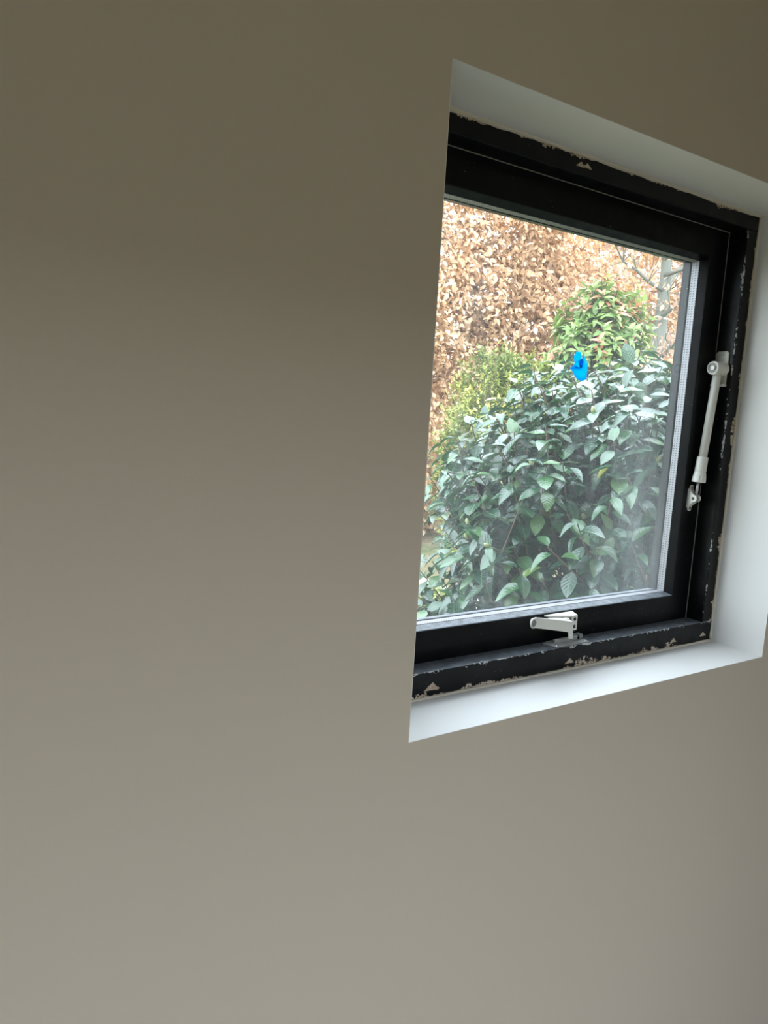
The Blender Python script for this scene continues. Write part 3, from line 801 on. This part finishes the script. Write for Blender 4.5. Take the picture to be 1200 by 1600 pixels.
# ------------------------------------------------------------------ tall beech hedge keeping its dry leaves
def make_hedge():
    X0, X1, Y0, Y1, H = 1.2, 12.2, 6.3, 7.7, 4.8
    root = tag(empty('beech_hedge', ((X0 + X1) / 2, (Y0 + Y1) / 2, GZ)), 'tall beech hedge with dry copper brown leaves along the far side of the garden', 'hedge')
    tpls = [leaf_template(0.30, 0.25, 0.2, 2, 0.9), leaf_template(0.27, 0.5, 0.35, 2, 0.9), leaf_template(0.24, 0.7, -0.25, 2, 0.9)]
    nc = 12500
    cx = X0 + (X1 - X0) * rng.random(nc); cz = GZ + 0.05 + (H - GZ) * rng.random(nc) ** 0.95
    face = Y0 + 0.28 * np.sin(cx * 1.7 + 0.8 * np.sin(cz * 2.1)) + 0.22 * np.sin(cz * 2.9 + cx * 0.6)
    cy = face + 1.05 * rng.random(nc) ** 1.6
    # thinner near the top so that sky shows through
    dens = np.clip((H - cz) / 1.0, 0.45, 1.0)
    blob = 0.5 + 0.5 * np.sin(cx * 3.1 + 1.3 * np.sin(cz * 2.3 + 1)) * np.sin(cz * 3.7 + 1.1 * np.sin(cx * 2.7))
    keep = rng.random(nc) < dens * np.where(cz > 2.6, np.clip(0.58 + blob * 0.9, 0, 1), np.clip(0.7 + blob, 0, 1))
    cx, cy, cz = cx[keep], cy[keep], cz[keep]
    per = 17
    cen = np.stack((cx, cy, cz), 1)
    sprd = unit(rng.normal(size=(len(cen), 3)) * np.array((1, 0.6, 0.55)) + np.array((0, -0.75, 0.1)))
    bm = bmesh.new()
    for c_, s_ in zip(cen[::2], sprd[::2]):
        tube(bm, [Vector(c_ - s_ * 0.32 + np.array((0, 0.12, -0.06))), Vector(c_), Vector(c_ + s_ * 0.17)], [0.006, 0.004, 0.0015], 3, False)
    tw = bm_obj('twigs', bm, M['bark'], root); tw['kind'] = 'stuff'
    t = rng.random((len(cen), per))
    pos = cen[:, None, :] + sprd[:, None, :] * (t[..., None] * 0.36 - 0.18) + rng.normal(size=(len(cen), per, 3)) * 0.045
    yd = sprd[:, None, :] * 0.5 + rng.normal(size=pos.shape) * 0.55 + np.array((0, -0.1, -0.55))
    zd = rng.normal(size=pos.shape) * 0.6 + np.array((0, -0.75, 0.6))
    pos, yd, zd = pos.reshape(-1, 3), yd.reshape(-1, 3), zd.reshape(-1, 3)
    n = len(pos)
    sz = 0.062 + 0.038 * rng.random(n)
    tone = 0.5 + 0.22 * np.sin(pos[:, 0] * 1.3 + pos[:, 2] * 0.9) + 0.10 * (pos[:, 2] - 2.0)
    rn = np.clip(tone + rng.normal(size=n) * 0.27, 0.0, 0.94)
    A = mats_from(pos, yd, zd, sz)
    split_leaves('beech', tpls, rng.integers(0, 3, n), pos, A, rn, M['beech'], root, 300)
    for k in range(14):
        x = X0 + 0.4 + k * (X1 - X0 - 0.8) / 13; bm = bmesh.new()
        pts = [Vector((x + 0.15 * math.sin(k * 2.1 + j), 7.0 + 0.12 * math.cos(k + j * 1.7), GZ - 0.02 + j * 0.75)) for j in range(6)]
        tube(bm, pts, [0.055, 0.045, 0.036, 0.028, 0.02, 0.012], 7)
        bm_obj('trunk', bm, M['grey_bark'], root, True)
    return root
make_hedge()

# ------------------------------------------------------------------ shrubs in the middle distance
def crown_points(C0, R, n, shell=0.35, e=2.2, dmin=-0.5):
    d = unit(rng.normal(size=(n * 2, 3))); d = d[d[:, 2] > dmin][:n]
    k = (np.abs(d) ** e).sum(1) ** (-1 / e)
    lump = 1 + 0.10 * np.sin(d[:, 0] * 7 + 1) * np.sin(d[:, 2] * 6) + 0.06 * np.sin(d[:, 1] * 11 + d[:, 2] * 5)
    r = (1 - shell * rng.random(len(d)) ** 1.7) * lump
    return C0 + d * (k * r)[:, None] * R, d

def make_photinia():
    C0 = np.array((4.66, 3.78, 1.72)); R = np.array((0.47, 0.47, 0.90))
    root = tag(empty('photinia_shrub', (C0[0], C0[1], GZ)), 'broad green shrub with red young tips behind the camellia', 'shrub')
    tpls = [leaf_template(0.22, 0.25, 0.20, 4, 0.8), leaf_template(0.20, 0.40, 0.32, 4, 0.8)]
    tips, d = crown_points(C0, R, 480, 0.30)
    pos, yd, zd, sz, rn = [], [], [], [], []
    bm = bmesh.new()
    for tp, dd in zip(tips, d):
        sd = unit(dd * 0.95 + np.array((0, 0, 0.45)) + rng.normal(size=3) * 0.2)
        tube(bm, [Vector(tp - sd * 0.35), Vector(tp)], [0.006, 0.003], 4)
        s1 = unit(np.cross(sd, rng.normal(size=3))); s2 = np.cross(sd, s1)
        red = rng.random() < (0.12 + 0.55 * max(0, dd[2]) ** 1.5)
        for j in range(9):
            a = j * 2.4; rad = s1 * math.cos(a) + s2 * math.sin(a)
            t = j / 9
            pos.append(tp - sd * 0.09 * t)
            yd.append(rad * (0.75 + 0.5 * t) + sd * (0.7 - 0.65 * t) + np.array((0, 0, -0.35 * t)) + rng.normal(size=3) * 0.12)
            zd.append(sd * 0.9 - rad * 0.3 + np.array((0, -0.1, 0.4)) + rng.normal(size=3) * 0.2)
            sz.append((0.055 if j < 3 and red else 0.085) + 0.03 * rng.random())
            rn.append(0.86 + 0.13 * rng.random() if (red and j < 4) else 0.8 * rng.random())
    pos, yd, zd, sz, rn = map(np.array, (pos, yd, zd, sz, rn))
    A = mats_from(pos, yd, zd, sz)
    split_leaves('photinia', tpls, rng.integers(0, 2, len(pos)), pos, A, rn, M['photinia'], root, 300)
    tw = bm_obj('twigs', bm, M['bark'], root); tw['kind'] = 'stuff'
    for k in range(5):
        a = k * 1.256; bm = bmesh.new()
        tube(bm, [Vector((C0[0] + 0.06 * math.cos(a), C0[1] + 0.06 * math.sin(a), GZ - 0.02)), Vector((C0[0] + 0.2 * math.cos(a), C0[1] + 0.2 * math.sin(a), 0.9)), Vector((C0[0] + 0.33 * math.cos(a), C0[1] + 0.33 * math.sin(a), 2.0))], [0.025, 0.017, 0.006], 7)
        bm_obj('branch', bm, M['bark'], root, True)
make_photinia()

def make_fine_shrub(name, label, C0, R, n, size, mat, dmin=-0.6):
    C0, R = np.array(C0), np.array(R)
    root = tag(empty(name, (C0[0], C0[1], GZ)), label, 'shrub')
    tpls = [leaf_template(0.20, 0.2, 0.1, 2, 0.9), leaf_template(0.17, 0.4, 0.25, 2, 0.9)]
    tips, d = crown_points(C0, R, n, 0.30, 2.2, dmin)
    per = 11
    sd = unit(d * 0.8 + np.array((0, 0, 0.7)) + rng.normal(size=d.shape) * 0.3)
    t = rng.random((len(tips), per))
    rad = unit(rng.normal(size=(len(tips), per, 3)))
    pos = tips[:, None, :] - sd[:, None, :] * t[..., None] * 0.16
    yd = rad * 0.8 + sd[:, None, :] * 0.55
    zd = sd[:, None, :] * 0.8 + np.array((0, 0, 0.5)) - rad * 0.3
    rn = np.clip(0.75 - 0.6 * t + 0.25 * np.sin(tips[:, 0] * 6 + tips[:, 2] * 5)[:, None] + rng.normal(size=t.shape) * 0.14, 0, 1)
    pos, yd, zd = pos.reshape(-1, 3), yd.reshape(-1, 3), zd.reshape(-1, 3)
    sz = size * (0.7 + 0.6 * rng.random(len(pos)))
    A = mats_from(pos, yd, zd, sz)
    leaf_cloud('foliage', tpls, rng.integers(0, 2, len(pos)), pos, A, rn.ravel(), mat, root)
    for k in range(4):
        a = k * 1.57 + 0.4; bm = bmesh.new()
        tube(bm, [Vector((C0[0] + 0.05 * math.cos(a), C0[1] + 0.05 * math.sin(a), GZ - 0.02)), Vector((C0[0] + 0.4 * R[0] * math.cos(a), C0[1] + 0.4 * R[1] * math.sin(a), C0[2])), Vector((C0[0] + 0.6 * R[0] * math.cos(a), C0[1] + 0.6 * R[1] * math.sin(a), C0[2] + 0.6 * R[2]))], [0.02, 0.013, 0.004], 6)
        bm_obj('branch', bm, M['bark'], root, True)
    return root
make_fine_shrub('privet_shrub', 'fine-leaved yellow-green shrub between the copper hedge and the camellia', (3.47, 3.68, 1.03), (0.51, 0.51, 0.93), 2600, 0.042, M['privet'], -0.8)
make_fine_shrub('privet_shrub', 'slim bright green shrub at the right just above the top of the camellia', (3.62, 2.26, 1.22), (0.17, 0.17, 0.62), 280, 0.05, M['privet'], -0.8)
make_fine_shrub('box_shrub', 'low green shrub on the paving at the lower left corner of the pane', (2.62, 3.32, 0.02), (0.17, 0.17, 0.19), 260, 0.04, M['privet'], -0.7)

# ------------------------------------------------------------------ bare tree with a mossy trunk, right
def make_tree():
    B = np.array((6.55, 4.62, GZ))
    root = tag(empty('bare_tree', tuple(B)), 'bare grey-barked tree with thin twigs and a few dry leaves at the right', 'tree')
    bm = bmesh.new()
    tr = [Vector(B + np.array(q)) for q in ((0, 0, -0.05), (0.02, 0, 0.9), (-0.03, 0.02, 1.8), (0.03, 0, 2.6), (0.06, 0.03, 3.4), (0.02, 0.0, 4.6))]
    tube(bm, tr, [0.11, 0.09, 0.08, 0.07, 0.055, 0.03], 12)
    bm_obj('trunk', bm, M['grey_bark'], root, True)
    tb = bmesh.new(); tips = []
    for k in range(15):
        h = 1.6 + 0.16 * k + 0.1 * random.random(); a = k * 2.4 + 0.3
        s_ = Vector((B[0], B[1], h + GZ)); dirv = Vector((math.cos(a), math.sin(a), random.uniform(0.0, 0.6))).normalized()
        L = random.uniform(0.7, 1.4)
        pts = [s_]
        for j in range(5):
            dirv = (dirv + Vector((random.uniform(-.3, .3), random.uniform(-.3, .3), random.uniform(-.2, .3)))).normalized()
            pts.append(pts[-1] + dirv * L / 5)
        bm = bmesh.new(); tube(bm, pts, [0.026, 0.020, 0.015, 0.011, 0.008, 0.004], 6); bm_obj('branch', bm, M['grey_bark'], root, True)
        for j in range(1, 6):
            for q in range(4):
                d2 = (dirv + Vector((random.gauss(0, .8), random.gauss(0, .8), random.gauss(0, .6)))).normalized()
                p1 = pts[j] + d2 * random.uniform(0.15, 0.3)
                p2 = p1 + (d2 + Vector((random.gauss(0, .4), random.gauss(0, .4), random.gauss(0, .4)))).normalized() * random.uniform(0.12, 0.3)
                tube(tb, [pts[j], p1, p2], [0.006, 0.0045, 0.002], 4, False); tips += [p1, p2, (p1 + p2) / 2]
    tw = bm_obj('twigs', tb, M['grey_bark'], root); tw['kind'] = 'stuff'
    tips = np.array(tips); n = len(tips) * 2
    pos = tips[rng.integers(0, len(tips), n)] + rng.normal(size=(n, 3)) * 0.02
    tpls = [leaf_template(0.30, 0.3, 0.3, 2, 0.9), leaf_template(0.26, 0.5, -0.2, 2, 0.9)]
    A = mats_from(pos, rng.normal(size=(n, 3)) + np.array((0, 0, -0.7)), rng.normal(size=(n, 3)) + np.array((0, -0.6, 0.5)), 0.05 + 0.04 * rng.random(n))
    leaf_cloud('foliage', tpls, rng.integers(0, 2, n), pos, A, rng.random(n), M['dry'], root)
make_tree()
